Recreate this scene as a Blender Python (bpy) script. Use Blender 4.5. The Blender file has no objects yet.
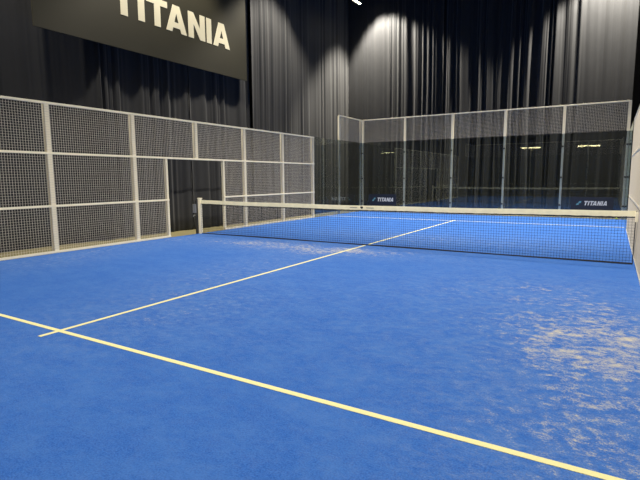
import bpy, math, random
from mathutils import Vector, Matrix

scene = bpy.context.scene
COL = scene.collection
random.seed(7)

# ------------------------------------------------------------------ helpers
class MB:
    """collects boxes, prisms and tubes and links them as one mesh object"""
    def __init__(self):
        self.v, self.f = [], []

    def box(self, x0, x1, y0, y1, z0, z1):
        n = len(self.v)
        self.v += [(x0, y0, z0), (x1, y0, z0), (x1, y1, z0), (x0, y1, z0),
                   (x0, y0, z1), (x1, y0, z1), (x1, y1, z1), (x0, y1, z1)]
        for q in ((0, 3, 2, 1), (4, 5, 6, 7), (0, 1, 5, 4), (1, 2, 6, 5), (2, 3, 7, 6), (3, 0, 4, 7)):
            self.f.append(tuple(n + i for i in q))
        return self

    def prism(self, pts, d):
        """closed 3D polygon pts swept along vector d"""
        n, k = len(self.v), len(pts)
        d = Vector(d)
        self.v += [tuple(p) for p in pts] + [tuple(Vector(p) + d) for p in pts]
        self.f.append(tuple(n + i for i in reversed(range(k))))
        self.f.append(tuple(n + k + i for i in range(k)))
        for i in range(k):
            j = (i + 1) % k
            self.f.append((n + i, n + j, n + k + j, n + k + i))
        return self

    def tube(self, pts, r, seg=8, caps=True):
        pts = [Vector(p) for p in pts]
        rings = []
        for i, p in enumerate(pts):
            t = (pts[min(i + 1, len(pts) - 1)] - pts[max(i - 1, 0)]).normalized()
            a = t.cross(Vector((0, 0, 1)))
            if a.length < 1e-3:
                a = t.cross(Vector((1, 0, 0)))
            a.normalize()
            b = t.cross(a)
            n = len(self.v)
            for s in range(seg):
                w = 2 * math.pi * s / seg
                self.v.append(tuple(p + r * (math.cos(w) * a + math.sin(w) * b)))
            rings.append(n)
        for n0, n1 in zip(rings, rings[1:]):
            for s in range(seg):
                s2 = (s + 1) % seg
                self.f.append((n0 + s, n1 + s, n1 + s2, n0 + s2))
        if caps:
            self.f.append(tuple(rings[0] + s for s in range(seg)))
            self.f.append(tuple(rings[-1] + s for s in reversed(range(seg))))
        return self

    def build(self, name, mat, parent=None, bevel=0, smooth=False):
        me = bpy.data.meshes.new(name)
        me.from_pydata(self.v, [], self.f)
        me.materials.append(mat)
        me.update()
        if smooth:
            for p in me.polygons:
                p.use_smooth = True
        o = bpy.data.objects.new(name, me)
        COL.objects.link(o)
        if parent:
            o.parent = parent
        if bevel:
            m = o.modifiers.new('bevel', 'BEVEL')
            m.width = bevel
            m.segments = 2
            m.limit_method = 'ANGLE'
        return o


def tag(o, label, cat, group=None):
    o['label'] = label
    o['category'] = cat
    if group:
        o['group'] = group
    return o


def structure(o, label=None):
    o['kind'] = 'structure'
    if label:
        o['label'] = label
    return o


def empty(name, loc):
    o = bpy.data.objects.new(name, None)
    o.location = loc
    o.empty_display_size = .2
    COL.objects.link(o)
    return o


def copy_tree(o, parent=None):
    c = o.copy()
    COL.objects.link(c)
    if parent:
        c.parent = parent
    for ch in o.children:
        copy_tree(ch, c)
    return c


# ------------------------------------------------------------------ materials
def new_mat(name):
    m = bpy.data.materials.new(name)
    m.use_nodes = True
    nt = m.node_tree
    b = nt.nodes['Principled BSDF']
    return m, nt, b


def N(nt, kind, **kw):
    n = nt.nodes.new(kind)
    for k, v in kw.items():
        setattr(n, k, v)
    return n


def math_node(nt, op, a, b=None, clamp=False):
    n = N(nt, 'ShaderNodeMath', operation=op)
    n.use_clamp = clamp
    for i, x in enumerate((a, b)):
        if x is None:
            continue
        if isinstance(x, (int, float)):
            n.inputs[i].default_value = x
        else:
            nt.links.new(x, n.inputs[i])
    return n.outputs[0]


def noise(nt, vec, scale, detail=3, rough=.55, dist=0.0):
    n = N(nt, 'ShaderNodeTexNoise')
    n.inputs['Scale'].default_value = scale
    n.inputs['Detail'].default_value = detail
    n.inputs['Roughness'].default_value = rough
    n.inputs['Distortion'].default_value = dist
    nt.links.new(vec, n.inputs['Vector'])
    return n.outputs['Fac']


def mapping(nt, vec, scale=(1, 1, 1), rot=(0, 0, 0)):
    n = N(nt, 'ShaderNodeMapping')
    n.inputs['Scale'].default_value = scale
    n.inputs['Rotation'].default_value = rot
    nt.links.new(vec, n.inputs['Vector'])
    return n.outputs['Vector']


def ramp(nt, fac, a, b, lo=0.0, hi=1.0):
    n = N(nt, 'ShaderNodeMapRange')
    n.inputs['From Min'].default_value = a
    n.inputs['From Max'].default_value = b
    n.inputs['To Min'].default_value = lo
    n.inputs['To Max'].default_value = hi
    n.clamp = True
    n.interpolation_type = 'SMOOTHSTEP'
    nt.links.new(fac, n.inputs['Value'])
    return n.outputs['Result']


def mix(nt, fac, a, b):
    n = N(nt, 'ShaderNodeMix', data_type='RGBA')
    if isinstance(fac, (int, float)):
        n.inputs[0].default_value = fac
    else:
        nt.links.new(fac, n.inputs[0])
    for i, x in ((6, a), (7, b)):
        if isinstance(x, tuple):
            n.inputs[i].default_value = (*x, 1) if len(x) == 3 else x
        else:
            nt.links.new(x, n.inputs[i])
    return n.outputs[2]


def speckled(name, col, rough=.6, var=.12, scale=12, metallic=0.0, spec=.5, bump=0.0):
    """plain painted / woven surface with a little procedural variation"""
    m, nt, b = new_mat(name)
    co = N(nt, 'ShaderNodeTexCoord').outputs['Object']
    n = noise(nt, co, scale, 4)
    lo = tuple(c * (1 - var) for c in col)
    hi = tuple(min(1, c * (1 + var)) for c in col)
    nt.links.new(mix(nt, n, lo, hi), b.inputs['Base Color'])
    b.inputs['Roughness'].default_value = rough
    b.inputs['Metallic'].default_value = metallic
    b.inputs['Specular IOR Level'].default_value = spec
    if bump:
        bp = N(nt, 'ShaderNodeBump')
        bp.inputs['Strength'].default_value = bump
        bp.inputs['Distance'].default_value = .01
        nt.links.new(noise(nt, co, scale * 6, 3), bp.inputs['Height'])
        nt.links.new(bp.outputs['Normal'], b.inputs['Normal'])
    return m


def emitter(name, col, strength):
    m, nt, b = new_mat(name)
    b.inputs['Base Color'].default_value = (.9, .9, .9, 1)
    b.inputs['Emission Color'].default_value = (*col, 1)
    b.inputs['Emission Strength'].default_value = strength
    return m


def glass_material():
    m, nt, b = new_mat('clear_glass')
    nt.nodes.remove(b)
    out = nt.nodes['Material Output']
    tr = N(nt, 'ShaderNodeBsdfTransparent')
    tr.inputs['Color'].default_value = (.84, .865, .85, 1)
    gl = N(nt, 'ShaderNodeBsdfGlossy')
    gl.inputs['Roughness'].default_value = .012
    gl.inputs['Color'].default_value = (.93, 1, .97, 1)
    fr = N(nt, 'ShaderNodeFresnel')
    # the same air-to-glass reflection on the way in and on the way out of the pane
    geo = N(nt, 'ShaderNodeNewGeometry')
    ior = math_node(nt, 'ADD', math_node(nt, 'MULTIPLY', geo.outputs['Backfacing'], 1 / 1.6 - 1.6), 1.6)
    nt.links.new(ior, fr.inputs['IOR'])
    mx = N(nt, 'ShaderNodeMixShader')
    nt.links.new(fr.outputs[0], mx.inputs[0])
    nt.links.new(tr.outputs[0], mx.inputs[1])
    nt.links.new(gl.outputs[0], mx.inputs[2])
    nt.links.new(mx.outputs[0], out.inputs['Surface'])
    return m


def turf_material():
    m, nt, b = new_mat('sand_filled_blue_turf')
    co = N(nt, 'ShaderNodeTexCoord').outputs['Object']
    sep = N(nt, 'ShaderNodeSeparateXYZ')
    nt.links.new(co, sep.inputs[0])
    X, Y = sep.outputs['X'], sep.outputs['Y']

    def blob(cx, cy, sx, sy, w):
        dx = math_node(nt, 'MULTIPLY', math_node(nt, 'SUBTRACT', X, cx), 1 / sx)
        dy = math_node(nt, 'MULTIPLY', math_node(nt, 'SUBTRACT', Y, cy), 1 / sy)
        r2 = math_node(nt, 'ADD', math_node(nt, 'MULTIPLY', dx, dx), math_node(nt, 'MULTIPLY', dy, dy))
        return math_node(nt, 'MULTIPLY', math_node(nt, 'EXPONENT', math_node(nt, 'MULTIPLY', r2, -1.0)), w)

    # where play has worked the sand filling up to the surface
    dens = None
    for args in SAND:
        t = blob(*args)
        dens = t if dens is None else math_node(nt, 'ADD', dens, t)
    warp = noise(nt, co, .55, 3)
    dens = math_node(nt, 'MULTIPLY', dens, math_node(nt, 'ADD', warp, .5))

    blade = noise(nt, co, 95, 2, .7)
    tuft = noise(nt, co, 26, 4, .65)
    nap = noise(nt, mapping(nt, co, (1, 1.6, 1), (0, 0, .5)), 2.2, 6, .7)
    base = mix(nt, ramp(nt, blade, .36, .64), TURF_DARK, TURF_LIGHT)
    base = mix(nt, math_node(nt, 'MULTIPLY', ramp(nt, tuft, .3, .75), .38), base, TURF_TIP)
    base = mix(nt, math_node(nt, 'MULTIPLY', ramp(nt, nap, .38, .66), .36), base, TURF_WORN)

    patch = noise(nt, mapping(nt, co, (1.0, 1.25, 1), (0, 0, -.52)), 9.0, 8, .74, .3)
    cloud = noise(nt, co, 1.7, 3, .5)
    grain = noise(nt, co, 75, 3, .8)
    s = math_node(nt, 'ADD', math_node(nt, 'MULTIPLY', patch, .72), math_node(nt, 'MULTIPLY', cloud, .28))
    s = math_node(nt, 'ADD', s, math_node(nt, 'MULTIPLY', math_node(nt, 'SUBTRACT', grain, .5), .34))
    thr = math_node(nt, 'SUBTRACT', .775, math_node(nt, 'MULTIPLY', dens, .19))
    sand = math_node(nt, 'MULTIPLY', math_node(nt, 'SUBTRACT', s, thr), 5.0, True)
    sand = math_node(nt, 'MULTIPLY', sand, .80)
    # thin film of dust over the same zones
    film = math_node(nt, 'MULTIPLY', math_node(nt, 'MULTIPLY', dens, ramp(nt, patch, .36, .70)), .40, True)
    film = math_node(nt, 'MULTIPLY', film, ramp(nt, grain, .36, .60, .15, 1))
    colr = mix(nt, film, base, (.24, .30, .40))
    colr = mix(nt, sand, colr, (.52, .46, .30))
    nt.links.new(colr, b.inputs['Base Color'])
    b.inputs['Roughness'].default_value = 1
    b.inputs['Specular IOR Level'].default_value = .06
    b.inputs['Sheen Weight'].default_value = .10
    b.inputs['Sheen Roughness'].default_value = .5
    b.inputs['Sheen Tint'].default_value = (.35, .6, 1, 1)
    bp = N(nt, 'ShaderNodeBump')
    bp.inputs['Strength'].default_value = .5
    bp.inputs['Distance'].default_value = .012
    nt.links.new(math_node(nt, 'ADD', blade, tuft), bp.inputs['Height'])
    nt.links.new(bp.outputs['Normal'], b.inputs['Normal'])
    return m


TURF_DARK = (.014, .066, .290)
TURF_LIGHT = (.029, .113, .425)
TURF_TIP = (.047, .142, .455)
TURF_WORN = (.056, .152, .43)
#        cx    cy    sx   sy   weight
SAND = [(9.75, -6.1, .95, 2.2, 1.0), (9.7, -3.9, .60, 1.7, .62), (8.9, -5.4, 1.0, 1.8, .36),
        (8.7, -2.8, 1.3, 1.5, .75), (7.6, -4.2, 1.7, 1.9, .42), (2.6, -1.0, 2.4, .9, 1.0),
        (5.2, -.9, 2.6, .8, .95), (4.4, -3.2, .9, 1.8, .80), (5.2, -5.8, 1.1, 1.5, .75),
        (5.6, 1.6, 2.6, 1.2, 1.0), (.9, -4.2, .8, 2.6, .80), (.35, 0, .35, 8, .50),
        (2.2, 2.0, 1.6, 1.0, .40), (5, -7, 8, 8, .20), (8.5, 2.0, 1.4, 1.5, .50)]

M = {}
M['turf'] = turf_material()
M['line'] = speckled('yellow_white_turf_line', (.60, .57, .31), .9, .12, 70, spec=.1)
M['concrete'] = speckled('ochre_hall_floor', (.19, .165, .075), .7, .2, 3)
M['black_wall'] = speckled('black_wall_paint', (.010, .010, .012), .9, .2, 2)
M['paint'] = speckled('silver_white_frame_paint', (.92, .84, .63), .45, .05, 8)
M['wire'] = speckled('galvanised_wire', (.62, .57, .48), .5, .06, 30)
M['galv'] = speckled('galvanised_post', (.60, .60, .57), .45, .12, 20, metallic=.35)
M['glass'] = glass_material()
M['bolt'] = speckled('black_clamp', (.03, .03, .03), .5, .1, 20)
M['net_cord'] = speckled('black_net_cord', (.014, .016, .022), .8, .1, 30)
M['band'] = speckled('cream_net_band', (.86, .80, .56), .75, .16, 9, bump=.25)
M['mark'] = speckled('black_print', (.03, .03, .03), .8, .1, 20)
M['greymark'] = speckled('grey_print', (.25, .24, .20), .8, .1, 20)
M['post_dark'] = speckled('dark_post_metal', (.06, .06, .055), .5, .1, 20)
M['winch'] = speckled('grey_winch_box', (.35, .36, .38), .5, .08, 20)
M['banner'] = speckled('dark_banner_vinyl', (.036, .033, .020), .55, .06, 1.5)
M['letter_cream'] = speckled('cream_lettering', (.78, .72, .52), .6, .03, 3)
M['sign_navy'] = speckled('navy_sign_board', (.0045, .008, .018), .5, .1, 5)
M['white_print'] = speckled('white_lettering', (.62, .62, .60), .6, .03, 5)
M['teal_print'] = speckled('teal_print', (.10, .26, .31), .6, .03, 5)
M['black_metal'] = speckled('black_lamp_metal', (.015, .015, .015), .6, .1, 20)
M['lamp'] = emitter('lit_lamp_strip', (1, .90, .62), 25)
M['lens'] = emitter('lit_flood_lens', (1, .93, .80), 8)
M['lamp_pole'] = emitter('lit_pole_lamp', (1, .80, .42), 13)
M['ball'] = speckled('tennis_ball_felt', (.50, .62, .06), .9, .15, 90)
M['seam'] = speckled('ball_seam', (.75, .75, .68), .8, .05, 30)


def cloth(name, col):
    m, nt, b = new_mat(name)
    co = N(nt, 'ShaderNodeTexCoord').outputs['Object']
    a = noise(nt, co, 2.0, 5, .65)
    w = noise(nt, mapping(nt, co, (1, 1, .06)), 26, 2)
    f = math_node(nt, 'ADD', math_node(nt, 'MULTIPLY', a, .6), math_node(nt, 'MULTIPLY', w, .4))
    nt.links.new(mix(nt, f, tuple(c * .68 for c in col), tuple(c * 1.32 for c in col)), b.inputs['Base Color'])
    b.inputs['Roughness'].default_value = .9
    b.inputs['Specular IOR Level'].default_value = .15
    b.inputs['Sheen Weight'].default_value = .12
    b.inputs['Sheen Roughness'].default_value = .6
    return m


M['curtain'] = cloth('black_molton_curtain', (.0205, .0213, .0240))

# ------------------------------------------------------------------ hall shell
FZ = -.03          # hall floor level; the turf surface is z = 0
XL, XR, YB, YF, ZC = -1.75, 10.75, 11.7, -20.0, 10.4
structure(MB().box(XL - .2, XR + .2, YF - .2, YB + .2, FZ - .2, FZ).build('floor', M['concrete']))
structure(MB().box(XL - .2, XR + .2, YF - .2, YB + .2, ZC, ZC + .2).build('ceiling', M['black_wall']))
structure(MB().box(XL - .2, XL, YF - .2, YB + .2, FZ, ZC).build('wall_left', M['black_wall']))
structure(MB().box(XR, XR + .2, YF - .2, YB + .2, FZ, ZC).build('wall_right', M['black_wall']))
structure(MB().box(XL, XR, YB, YB + .2, FZ, ZC).build('wall_back', M['black_wall']))
structure(MB().box(XL, XR, YF - .2, YF, FZ, ZC).build('wall_front', M['black_wall']))

# ------------------------------------------------------------------ turf and its lines
turf = structure(MB().box(0.0, 10.0, -10.0, 10.0, FZ, 0).build('floor_turf', M['turf']))
turf['label'] = 'blue sand-filled artificial turf of the padel court'


def line(name, x0, x1, y0, y1):
    return MB().box(x0, x1, y0, y1, -.004, .0025).build(name, M['line'], turf)


line('service_line', .02, 9.98, -6.975, -6.925)
line('service_line', .02, 9.98, 6.925, 6.975)
line('center_line', 4.975, 5.025, -7.15, -6.976)
line('center_line', 4.975, 5.025, -6.924, 6.924)
line('center_line', 4.975, 5.025, 6.976, 7.15)

# ------------------------------------------------------------------ mesh fences
PITCH, WIRE = .05, .0044


def wire_bay(mb, a0, a1, z0, z1, put, w=WIRE):
    """welded mesh between a0..a1 along the fence, put(mb,u0,u1,z0,z1,layer) lays one wire"""
    n = max(1, round((a1 - a0) / PITCH))
    for i in range(1, n):
        u = a0 + (a1 - a0) * i / n
        put(mb, u - w / 2, u + w / 2, z0, z1, 0)
    k = max(1, round((z1 - z0) / PITCH))
    for i in range(1, k):
        z = z0 + (z1 - z0) * i / k
        put(mb, a0, a1, z - w / 2, z + w / 2, 1)


def along_y(x, s):
    """fence in the plane x, outside towards s"""
    def put(mb, u0, u1, z0, z1, layer):
        a = x + s * (.001 + layer * WIRE)
        b = a + s * WIRE
        mb.box(min(a, b), max(a, b), u0, u1, z0, z1)

    def bar(mb, u0, u1, z0, z1, d0, d1):
        a, b = x + s * d0, x + s * d1
        mb.box(min(a, b), max(a, b), u0, u1, z0, z1)
    return put, bar


def along_x(y, s):
    def put(mb, u0, u1, z0, z1, layer):
        a = y + s * (.001 + layer * WIRE)
        b = a + s * WIRE
        mb.box(u0, u1, min(a, b), max(a, b), z0, z1)

    def bar(mb, u0, u1, z0, z1, d0, d1):
        a, b = y + s * d0, y + s * d1
        mb.box(u0, u1, min(a, b), max(a, b), z0, z1)
    return put, bar


H = 3.0
RB = .045          # rail height
D0, D1 = .012, .10  # depth of posts behind the wires


def side_fence(x, s, doorway, label):
    root = tag(empty('mesh_fence', (x, 0, 0)), label, 'fence')
    put, bar = along_y(0, s)
    mains = (-6, -4, -2, 0, 2, 4, 6)
    for y in mains:
        z0 = 2.03 if (doorway and y == 0) else FZ
        yc = y + (.05 if y == -6 else -.05 if y == 6 else 0)
        mb = MB()
        bar(mb, yc - .05, yc + .05, z0, H, D0, D1)
        mb.build('post', M['paint'], root, .004)
    if doorway:
        for y in (-1.05, 1.05):
            mb = MB()
            bar(mb, y - .03, y + .03, FZ, 1.98, D0, D1)
            mb.build('door_post', M['paint'], root, .004)

    def rail(name, y0, y1, zc):
        mb = MB()
        bar(mb, y0, y1, zc - RB / 2, zc + RB / 2, 0.0, .045)
        mb.build(name, M['paint'], root, .003)
    rail('top_rail', -6, 6, H - .022)
    rail('middle_rail', -6, 6, 2.005)
    spans = ((-6, -1.02), (1.02, 6)) if doorway else ((-6, 6),)
    for a, b in spans:
        rail('middle_rail', a, b, .955)
        rail('bottom_rail', a, b, .028)
    for a, b in zip(mains, mains[1:]):
        mb = MB()
        wire_bay(mb, a, b, 2.03, H - .045, put)
        if doorway and a == -2:
            lo, hi = a, -1.05
        elif doorway and a == 0:
            lo, hi = 1.05, b
        else:
            lo, hi = a, b
        wire_bay(mb, lo, hi, .978, 1.98, put)
        wire_bay(mb, lo, hi, .05, .932, put)
        # the angle frame each mesh bay is welded to
        mb.build('mesh_panel', M['wire'], root)
    return root


side_fence(0, -1, True, 'long white-framed wire mesh fence with an open doorway along the left side')
side_fence(10, 1, False, 'white-framed wire mesh fence seen edge-on along the right side')

# ------------------------------------------------------------------ glass walls
GT = .012


def glass_back(y, s, label):
    root = tag(empty('glass_wall', (5, y, 0)), label, 'glass wall')
    put, bar = along_x(0, s)
    for i in range(5):
        a, b = -5 + 2 * i, -3 + 2 * i
        mb = MB()
        bar(mb, a + .004, b - .004, .012, H, 0, GT)
        mb.build('glass_pane', M['glass'], root)
        mb = MB()
        wire_bay(mb, a, b, H + .005, 3.957, put)
        mb.build('mesh_panel', M['wire'], root)
    for i in range(6):
        x = -5 + 2 * i
        xc = x + (.04 if i == 0 else -.04 if i == 5 else 0)
        mb = MB()
        bar(mb, xc - .035, xc + .035, FZ, H, GT + .003, .085)
        p = mb.build('post', M['galv'], root, .004)
        mb = MB()
        bar(mb, xc - .045, xc + .045, H + .002, 3.96, .012, .085)
        mb.build('upper_post', M['paint'], root, .004)
        for z in (.45, 1.45, 2.55):
            mb = MB()
            bar(mb, xc - .03, xc + .03, z - .03, z + .03, -.006, -.0005)
            mb.build('clamp', M['bolt'], p)
    mb = MB()
    bar(mb, -5, 5, 3.957, 4.0, 0.0, .045)
    mb.build('top_rail', M['paint'], root, .003)
    return root


def glass_side(x, s, e, label, raised=True):
    """4 m of glass from the corner (e = +1 far end, -1 near end); mesh on top of the corner bay"""
    root = tag(empty('glass_wall', (x, e * 8, 0)), label, 'glass wall')
    put, bar = along_y(0, s)
    for a, b in ((-2, 0), (0, 2)):
        lo, hi = sorted((e * a, e * b))
        mb = MB()
        bar(mb, lo + .014, hi - .014, .012, H, 0, GT)
        mb.build('glass_pane', M['glass'], root)
    lo, hi = sorted((0, e * 2))
    if raised:
        mb = MB()
        wire_bay(mb, lo, hi, H + .005, 3.957, put)
        mb.build('mesh_panel', M['wire'], root)
    for yy in (0, e * 1.955):
        mb = MB()
        bar(mb, yy - .035, yy + .035, FZ, H, GT + .003, .085)
        p = mb.build('post', M['galv'], root, .004)
        if raised:
            mb = MB()
            bar(mb, yy - .045, yy + .045, H + .002, 3.96, .012, .085)
            mb.build('upper_post', M['paint'], root, .004)
        for z in (.45, 1.45, 2.55):
            mb = MB()
            bar(mb, yy - .03, yy + .03, z - .03, z + .03, -.006, -.0005)
            mb.build('clamp', M['bolt'], p)
    if not raised:
        return root
    mb = MB()
    lo, hi = sorted((-e * .045, e * 1.99))
    bar(mb, lo, hi, 3.957, 4.0, 0.0, .045)
    mb.build('top_rail', M['paint'], root, .003)
    return root


glass_back(10.0, 1, 'wide glass wall across the far end with wire mesh along its top')
glass_side(0, -1, 1, 'short glass side wall at the far left corner, beside the mesh fence')
glass_side(10, 1, 1, 'short glass side wall at the far right corner, behind the net', False)
glass_back(-10.0, -1, 'glass wall behind the viewer, seen only mirrored in the far glass')
glass_side(0, -1, -1, 'glass side wall at the near left corner, seen only mirrored')
glass_side(10, 1, -1, 'glass side wall at the near right corner, beside the viewer')

# ------------------------------------------------------------------ net
net = tag(empty('padel_net', (5, 0, 0)), 'black padel net with a cream top band stretched across the blue court', 'net')


def top(x):          # x measured from the centre of the net
    return .875 + .035 * (x / 5) ** 2 + .003 * math.sin(x * 2.3)


XE = 4.9475
XM = .0175
mb = MB()
n = int(2 * XE / .048)
cw = .0037
for i in range(n + 1):
    x = -XE + 2 * XE * i / n
    mb.box(x - cw / 2, x + cw / 2, -cw / 2, cw / 2, .012, top(x) - .03)
rows = 17
seg = 40
for r in range(1, rows):
    for k in range(seg):
        xa, xb = -XE + 2 * XE * k / seg, -XE + 2 * XE * (k + 1) / seg
        za, zb = .012 + (top(xa) - .05) * r / rows, .012 + (top(xb) - .05) * r / rows
        mb.prism([(xa, -cw / 2, za - cw / 2), (xa, cw / 2, za - cw / 2), (xa, cw / 2, za + cw / 2), (xa, -cw / 2, za + cw / 2)],
                 (xb - xa, 0, zb - za))
mb.v = [(x + XM, y, z) for x, y, z in mb.v]
mb.build('net_mesh', M['net_cord'], net)

# band: a folded strip with a slightly wavy lower hem
def strip(name, mat, f0, f1, th, seg=160, wob=0.0):
    me_v, me_f = [], []
    rnd = random.Random(3)
    for k in range(seg + 1):
        x = -XE + 2 * XE * k / seg
        w = wob * (rnd.random() - .5)
        t = th * (1 + (rnd.random() - .5) * .5 * (1 if wob else 0))
        z0, z1 = f0(x) + w, f1(x)
        me_v += [(x, -t, z0), (x, -t * .8, (z0 + z1) / 2), (x, -t * .5, z1), (x, t * .5, z1), (x, t * .8, (z0 + z1) / 2), (x, t, z0)]
    for k in range(seg):
        a, b = 6 * k, 6 * k + 6
        for i in range(6):
            j = (i + 1) % 6
            me_f.append((a + i, b + i, b + j, a + j))
    me_f.append((0, 1, 2, 3, 4, 5))
    me_f.append(tuple(6 * seg + i for i in (5, 4, 3, 2, 1, 0)))
    m = MB()
    m.v, m.f = me_v, me_f
    m.v = [(x + XM, y, z) for x, y, z in m.v]
    return m.build(name, mat, net)


band = strip('top_band', M['band'], lambda x: top(x) - .095, lambda x: top(x), .011, wob=.006)
strip('top_cord', M['net_cord'], lambda x: top(x) - .118, lambda x: top(x) - .0995, .008)
strip('bottom_cord', M['net_cord'], lambda x: .003, lambda x: .026 + .004 * math.sin(x * 1.7), .009)
# little shield and faint print at the middle of the band
yb = -.0155
zb = top(-.09) - .045
mk = MB().prism([(-.12, yb, zb + .026), (-.125, yb, zb), (-.09, yb, zb - .028), (-.055, yb, zb), (-.06, yb, zb + .026)], (0, .003, 0))
mk.build('emblem', M['mark'], band)
for sgn in (-1, 1):
    x0 = -.09 + sgn * .20
    MB().box(x0 - .09, x0 + .09, yb, yb + .003, zb - .006, zb + .006).build('faint_print', M['greymark'], band)

for sx in (-1, 1):
    if sx < 0:
        p = MB().box(-5.01, -4.93, -.04, .04, FZ, .945).build('post', M['paint'], net, .006)
        MB().box(-5.02, -4.92, -.05, .05, .945, .965).build('post_cap', M['paint'], p, .004)
        MB().box(-5.11, -5.05, -.05, .03, FZ, .90).build('tension_bar', M['post_dark'], p, .004)
        MB().box(-5.175, -5.055, -.075, -.052, .56, .80).build('winch_box', M['winch'], p, .008)
        MB().tube([(-5.10, -.05, .50), (-5.10, -.12, .50), (-5.10, -.12, .46)], .008).build('winch_crank', M['galv'], p)
    else:
        MB().tube([(4.965, 0, .004), (4.965, 0, .90)], .007).build('end_cord', M['net_cord'], net)
        MB().box(4.955, 4.996, -.05, -.014, .72, .88).build('anchor_clamp', M['paint'], net, .005)

# ------------------------------------------------------------------ lettering
def glyphs(ch):
    s = .26
    if ch == 'T':
        w = .88
        return w, [[(0, .77), (w, .77), (w, 1), (0, 1)], [(w / 2 - s / 2, 0), (w / 2 + s / 2, 0), (w / 2 + s / 2, .77), (w / 2 - s / 2, .77)]]
    if ch == 'I':
        return s, [[(0, 0), (s, 0), (s, 1), (0, 1)]]
    if ch == 'N':
        w = .84
        return w, [[(0, 0), (s, 0), (s, .56), (s, 1), (0, 1)],
                   [(s, .56), (w - s, 0), (w - s, .44), (s, 1)],
                   [(w - s, 0), (w, 0), (w, 1), (w - s, 1), (w - s, .44)]]
    w, t, ia = .94, .15, .70
    xi = lambda z: s + (w / 2 - s) * z / ia
    return w, [[(0, 0), (s, 0), (w / 2, ia), (w / 2, 1), (w / 2 - t, 1)],
               [(w, 0), (w / 2 + t, 1), (w / 2, 1), (w / 2, ia), (w - s, 0)],
               [(xi(.16), .16), (w - xi(.16), .16), (w - xi(.37), .37), (xi(.37), .37)]]


def lettering(text, place, d, gap=.133, shear=0.0, sx=1.0):
    """place(u, v) -> 3D point in units of the cap height"""
    mb, u = MB(), 0.0
    for k, ch in enumerate(text):
        w, polys = glyphs(ch)
        if k and ch == 'A' and text[k - 1] == 'T':
            u -= .08 + gap
        for p in polys:
            pts = [place((u + a * sx) + shear * b, b) for a, b in p]
            mb.prism(pts, d)
        u += (w * sx + gap)
    return mb, u - gap


# big banner on the left curtain
BX = -.93
banner = tag(MB().box(BX - .03, BX, -3.60, 3.30, 4.67, 7.22).build('banner', M['banner']),
             'long dark banner with cream TITANIA lettering hung high above the left fence', 'banner')
cap = .705
mb, wtot = lettering('TITANIA', lambda u, v: (BX, -1.69 + u * cap, 5.475 + v * cap), (.008, 0, 0), gap=.095, sx=1.11)
mb.build('lettering', M['letter_cream'], banner)
mb = MB()
for dy, dz in ((0, .16), (.20, .42)):
    mb.prism([(BX, -2.45 + dy, 5.53 + dz), (BX, -2.10 + dy, 5.53 + dz), (BX, -1.98 + dy, 5.53 + dz + .17), (BX, -2.33 + dy, 5.53 + dz + .17)], (.008, 0, 0))
mb.build('logo', M['letter_cream'], banner)
MB().tube([(BX - .015, -3.60, 7.22), (BX - .015, 3.30, 7.22)], .03, 10).build('hanging_bar', M['black_metal'], banner)
for y in (-3.3, 0, 3.1):
    MB().tube([(BX - .015, y, 7.2), (BX - .015, y, ZC)], .006, 6).build('hanging_cable', M['black_metal'], banner)


def small_sign(x0, x1, z0, z1, label):
    y = 9.985
    b = tag(MB().box(x0, x1, y, 9.9985, z0, z1).build('sign_board', M['sign_navy']), label, 'sign')
    w, h = x1 - x0, z1 - z0
    c = h * .33
    mb, _ = lettering('TITANIA', lambda u, v: (x0 + w * .30 + u * c, y, z0 + h * .36 + v * c), (0, -.003, 0), gap=.11, shear=.22, sx=.83)
    mb.build('lettering', M['white_print'], b)
    for k, (du, dv) in enumerate(((0, 0), (.05, .15))):
        mb = MB()
        a0, b0 = x0 + w * (.12 + du), z0 + h * (.38 + dv)
        mb.prism([(a0, y, b0), (a0 + w * .06, y, b0), (a0 + w * .085, y, b0 + h * .14), (a0 + w * .025, y, b0 + h * .14)], (0, -.003, 0))
        mb.build('logo', M['teal_print'], b)
    return b


small_sign(.38, 1.66, .27, .77, 'navy TITANIA sign at the foot of the far glass, beside the left corner')
small_sign(8.37, 9.68, .29, .76, 'navy TITANIA sign low on the far glass, near the right end of the net')

# ------------------------------------------------------------------ curtains
def fold_fn(seed, amp, lam, sharp):
    r = random.Random(seed)
    terms = [(lam * k * (.8 + .4 * r.random()), r.random() * 6.28, a) for k, a in ((2.7, .45), (1.0, .75), (.55, .38), (.27, .16))]
    wl, wp = lam * 3.1 * (.8 + .4 * r.random()), r.random() * 6.28

    def f(u, z):
        uu = u + .28 * lam * math.sin(6.283 * u / wl + wp) + .02 * math.sin(z * .7 + wp)
        s = 0
        for L, p, a in terms:
            s += a * math.sin(6.283 * uu / L + p + .10 * math.sin(z * .9 + p))
        s = math.tanh(s * sharp) / math.tanh(sharp * 1.2)
        return amp * s * (1.0 + .12 * math.sin(z * .5 + wp))
    return f


def curtain(u0, u1, place, amp_fn, lam, seed, label, extra=None, sharp=1.0):
    f = fold_fn(seed, 1.0, lam, sharp)
    nu = max(8, int((u1 - u0) / .022))
    zs = [FZ + (ZC - FZ) * (k / 26) ** 1.0 for k in range(27)]
    mb = MB()
    for z in zs:
        for i in range(nu + 1):
            u = u0 + (u1 - u0) * i / nu
            d = amp_fn(u) * f(u, z)
            if extra:
                d += extra(u, z)
            mb.v.append(place(u, d, z))
    for k in range(len(zs) - 1):
        for i in range(nu):
            a = k * (nu + 1) + i
            mb.f.append((a, a + 1, a + nu + 2, a + nu + 1))
    o = mb.build('curtain', M['curtain'], None, smooth=True)
    md = o.modifiers.new('cloth_thickness', 'SOLIDIFY')
    md.thickness = .006
    md.offset = 0
    return tag(o, label, 'curtain', CG)


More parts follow.
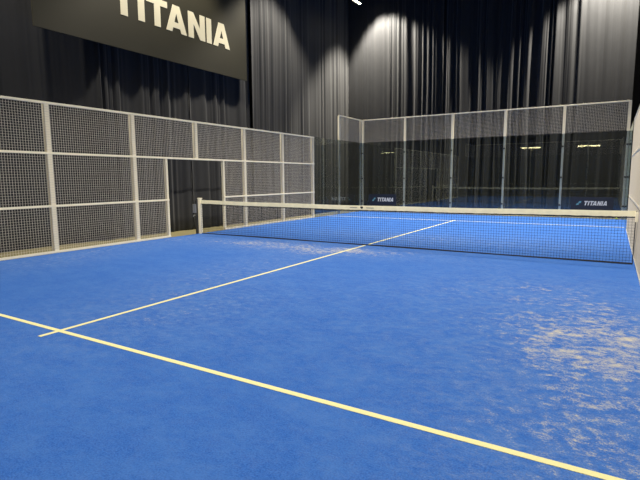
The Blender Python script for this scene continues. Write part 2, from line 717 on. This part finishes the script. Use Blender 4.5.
LX = -1.17
left = lambda off: (lambda u, d, z: (LX + off + d, u, z))
CG = 'black curtains along the left side'
curtain(-11, -4.95, left(0), lambda u: .03, .7, 11, 'black curtain left of the big banner, nearest the viewer')
curtain(-4.945, -1.97, left(.03), lambda u: .012 + .05 * math.exp(-((u + 2.3) / .5) ** 2), .62, 12,
        'black curtain behind the left end of the big banner',
        lambda u, z: .10 * math.exp(-((u + 2.02) / .05) ** 2) - .22 * min(1, max(0, (-2.1 - u) / .55)) * min(1, max(0, (u + 4.9) / .8)))
curtain(-1.965, .86, left(0), lambda u: .045, .48, 13, 'black curtain below the middle of the big banner, left of the doorway seam')
curtain(.865, 3.66, left(.035), lambda u: .03, .55, 14, 'black curtain below the right end of the big banner, behind the net post',
        lambda u, z: .07 * math.exp(-((u - .86) / .05) ** 2))
curtain(3.665, 6.12, left(.10), lambda u: .022, .42, 15, 'black curtain just right of the big banner, in the first pool of light',
        lambda u, z: .05 * math.exp(-((u - 3.66) / .08) ** 2))
curtain(6.125, 8.52, left(.05), lambda u: .018, .60, 16, 'black curtain above the right end of the mesh fence, mostly unlit')
curtain(8.525, 10.98, left(0), lambda u: .020, .45, 17, 'black curtain on the left wall that meets the back curtain in the corner')
YC = 11.05
back = lambda off: (lambda u, d, z: (u, YC - off - d, z))
CG = 'black curtains along the back'
curtain(-1.22, .89, back(0), lambda u: .018, .42, 21, 'black back curtain in the left corner under the visible lamp')
curtain(.895, 3.27, back(.05), lambda u: .02 + .05 * min(1, max(0, (u - .9) / 1.0)), .40, 22, 'brightly lit black back curtain right of the visible lamp',
        lambda u, z: .03 * math.exp(-((u - .9) / .05) ** 2))
curtain(3.275, 5.41, back(0), lambda u: .085, .50, 23, 'deeply pleated dark back curtain above the middle of the far glass', sharp=1.3)
curtain(5.415, 7.46, back(.04), lambda u: .095, .44, 24, 'deeply pleated back curtain right of the middle, its right hem in deep shade', sharp=1.3)
curtain(7.465, 10.03, back(.10), lambda u: .034, .50, 25, 'smooth pale-lit back curtain in the upper right corner',
        lambda u, z: .06 * math.exp(-((u - 7.48) / .07) ** 2) + .03 * math.exp(-((u - 8.3) / .05) ** 2))
CG = 'black curtains along the right side'
right = lambda u, d, z: (10.60 + d, u, z)
curtain(-11, 3.97, right, lambda u: .02, .6, 31, 'black curtain along the right side behind the mesh fence, nearer the viewer')
curtain(3.975, 10.85, lambda u, d, z: (10.61 + d, u, z), lambda u: .022, .55, 32, 'black curtain along the right side beside the far right corner')
CG = 'black curtains at the far end of the hall behind the viewer'
curtain(-1.6, 4.47, lambda u, d, z: (u, -19.7 + d, z), lambda u: .08, .5, 41, 'black curtain behind the viewer, left half')
curtain(4.475, 10.6, lambda u, d, z: (u, -19.75 + d, z), lambda u: .08, .5, 42, 'black curtain behind the viewer, right half')

# ------------------------------------------------------------------ lamps
LZ, LEN = 8.57, 1.2


def strip_lamp():
    root = empty('pendant_strip_lamp', (.3, 8.62, LZ))
    h = LEN / 2
    mb = MB()
    mb.box(-.07, .07, -h, h, .0, .06)
    for s in (-1, 1):
        mb.prism([(s * .070, -h, .0), (s * .062, -h, .0), (s * .070, -h, -.035), (s * .078, -h, -.035)], (0, LEN, 0))
    mb.build('housing', M['black_metal'], root)
    MB().box(-.045, .045, -h + .02, h - .02, -.014, -.001).build('light_strip', M['lamp'], root)
    for y in (-.5, .5):
        MB().tube([(0, y, .06), (0, y, ZC - LZ)], .006, 6).build('suspension_rod', M['black_metal'], root)
    return root


tag(strip_lamp(), 'lit lamp strip high up where the left and back curtains meet', 'lamp')

FZL = 9.42


def flood_lamp(x, y, tilt, yaw_tilt, power, half, blend):
    """deep-reflector floodlight: round housing, lens and the light it throws"""
    root = empty('pendant_flood_lamp', (x, y, FZL))
    mb = MB()
    seg = 20
    prof = [(.05, .16), (.15, .13), (.19, .02), (.19, -.08), (.175, -.08), (.165, .0), (.02, .04)]
    for r_, z_ in prof:
        for k in range(seg):
            w_ = 2 * math.pi * k / seg
            mb.v.append((r_ * math.cos(w_), r_ * math.sin(w_), z_))
    for j in range(len(prof) - 1):
        for k in range(seg):
            k2 = (k + 1) % seg
            mb.f.append((j * seg + k, (j + 1) * seg + k, (j + 1) * seg + k2, j * seg + k2))
    mb.f.append(tuple(range(seg)))
    mb.build('housing', M['black_metal'], root)
    MB().tube([(0, 0, -.005), (0, 0, .012)], .155, 20).build('lens', M['lens'], root)
    MB().tube([(0, 0, .16), (0, 0, ZC - FZL)], .012, 8).build('suspension_rod', M['black_metal'], root)
    li = bpy.data.lights.new('flood_beam', 'SPOT')
    li.energy = power
    li.color = LAMP_COL
    li.spot_size = 2 * math.radians(half)
    li.spot_blend = blend
    li.shadow_soft_size = .14
    lo = bpy.data.objects.new('flood_beam', li)
    COL.objects.link(lo)
    lo.parent = root
    lo.location = (0, 0, -.09)
    lo.rotation_euler = (math.radians(yaw_tilt), math.radians(tilt), 0)
    return root


LAMP_COL = (1, .92, .77)
ROWY = (10.18, 4.7, .15, -4.9, -9.3)
where = ('far', 'second', 'middle', 'fourth', 'near')
POW = 690
for x, side, sg in ((.25, 'left', 1), (9.4, 'right', -1)):
    for y, wd in zip(ROWY, where):
        # the heads lean a little towards the court
        L = sg > 0
        power, half, lean, fore = {'far': (4.5 if L else 5.8, 47, 12 if L else 6, 0), 'second': (1.9 if L else 2.0, 51, 9 if L else 11, 0),
                                   'middle': (1.55 if L else 1.45, 50, 9 if L else 11, 0),
                                   'fourth': (.85 if L else 1.5, 51, 9 if L else 12, 14), 'near': (1.2 if L else 2.4, 51, 9, 24)}[wd]
        o = flood_lamp(x, y, -sg * lean, fore, POW * power, half, .4)
        tag(o, f'round flood lamp over the {side} court side, {wd} of its row, above the frame', 'lamp', 'flood lamps over the court')

# two T-shaped light poles just outside the near glass, seen mirrored in the far glass
lp = empty('light_pole', (0, 0, 0))
MB().box(-.2, .2, -.2, .2, FZ, FZ + .02).build('base_plate', M['galv'], lp, .004)
MB().box(-.04, .04, -.04, .04, FZ + .02, 3.66).build('pole', M['paint'], lp, .004)
hd = MB().box(-.72, .72, -.06, .06, 3.66, 3.74).build('crossbar', M['galv'], lp, .004)
MB().box(-.72, .72, .06, .15, 3.74, 3.75).build('added_hood', M['galv'], hd)  # unseen flap, added to keep the strip's light from spilling upwards
MB().box(-.70, .70, .061, .135, 3.66, 3.735).build('light_strip', M['lamp_pole'], hd)
for i, x in enumerate((4.05, 7.98)):
    o = lp if i == 0 else copy_tree(lp)
    o.location = (x, -11.5, 0)
    tag(o, ('T-shaped light pole mirrored in the middle of the far glass',
            'T-shaped light pole mirrored in the far glass above the right sign')[i], 'light pole', 'T-shaped light poles')

# ------------------------------------------------------------------ tennis ball in the far right corner
import bmesh
bm = bmesh.new()
bmesh.ops.create_uvsphere(bm, u_segments=24, v_segments=14, radius=.033)
me = bpy.data.meshes.new('tennis_ball')
bm.to_mesh(me)
bm.free()
for p in me.polygons:
    p.use_smooth = True
me.materials.append(M['ball'])
ball = bpy.data.objects.new('tennis_ball', me)
ball.location = (9.80, 9.93, .033)
COL.objects.link(ball)
tag(ball, 'yellow-green tennis ball lying at the foot of the far glass in the right corner', 'ball')
pts = []
for i in range(49):
    t = 2 * math.pi * i / 48
    a, bb, c = .44, .44 / 3, 2 * math.sqrt(.44 * .44 / 3)
    v = Vector((a * math.cos(t) + bb * math.cos(3 * t), a * math.sin(t) - bb * math.sin(3 * t), c * math.sin(2 * t)))
    pts.append(v.normalized() * .0330)
MB().tube(pts, .0014, 6, False).build('ball_seam', M['seam'], ball)

# ------------------------------------------------------------------ world, camera, colour
w = bpy.data.worlds.new('hall_dark')
w.use_nodes = True
w.node_tree.nodes['Background'].inputs[0].default_value = (.10, .13, .22, 1)
w.node_tree.nodes['Background'].inputs[1].default_value = .02
scene.world = w

cam = bpy.data.cameras.new('camera')
co = bpy.data.objects.new('camera', cam)
COL.objects.link(co)
cx, cy, cz, yaw, pit, rol, f = 9.589, -9.580, 1.480, -.54134, -.12753, -.006394, 482.97
fw = Vector((math.cos(pit) * math.sin(yaw), math.cos(pit) * math.cos(yaw), math.sin(pit)))
r = fw.cross(Vector((0, 0, 1))).normalized()
u = r.cross(fw)
r2 = r * math.cos(rol) + u * math.sin(rol)
u2 = -r * math.sin(rol) + u * math.cos(rol)
mat = Matrix((r2, u2, -fw)).transposed().to_4x4()
mat.translation = (cx, cy, cz)
co.matrix_world = mat
cam.sensor_fit = 'HORIZONTAL'
cam.sensor_width = 36
cam.lens = f / 640 * 36
cam.clip_start = .02
cam.clip_end = 100
scene.camera = co

vs = scene.view_settings
scene.display_settings.display_device = 'sRGB'
vs.view_transform = 'Standard'
vs.look = 'None'
vs.exposure = 0.7
vs.gamma = 1
vs.use_curve_mapping = False
cy_ = scene.cycles
cy_.use_denoising = True
cy_.max_bounces = 10
cy_.diffuse_bounces = 4
cy_.glossy_bounces = 5
cy_.transparent_max_bounces = 40
cy_.sample_clamp_indirect = 8
cy_.caustics_reflective = False
cy_.caustics_refractive = False
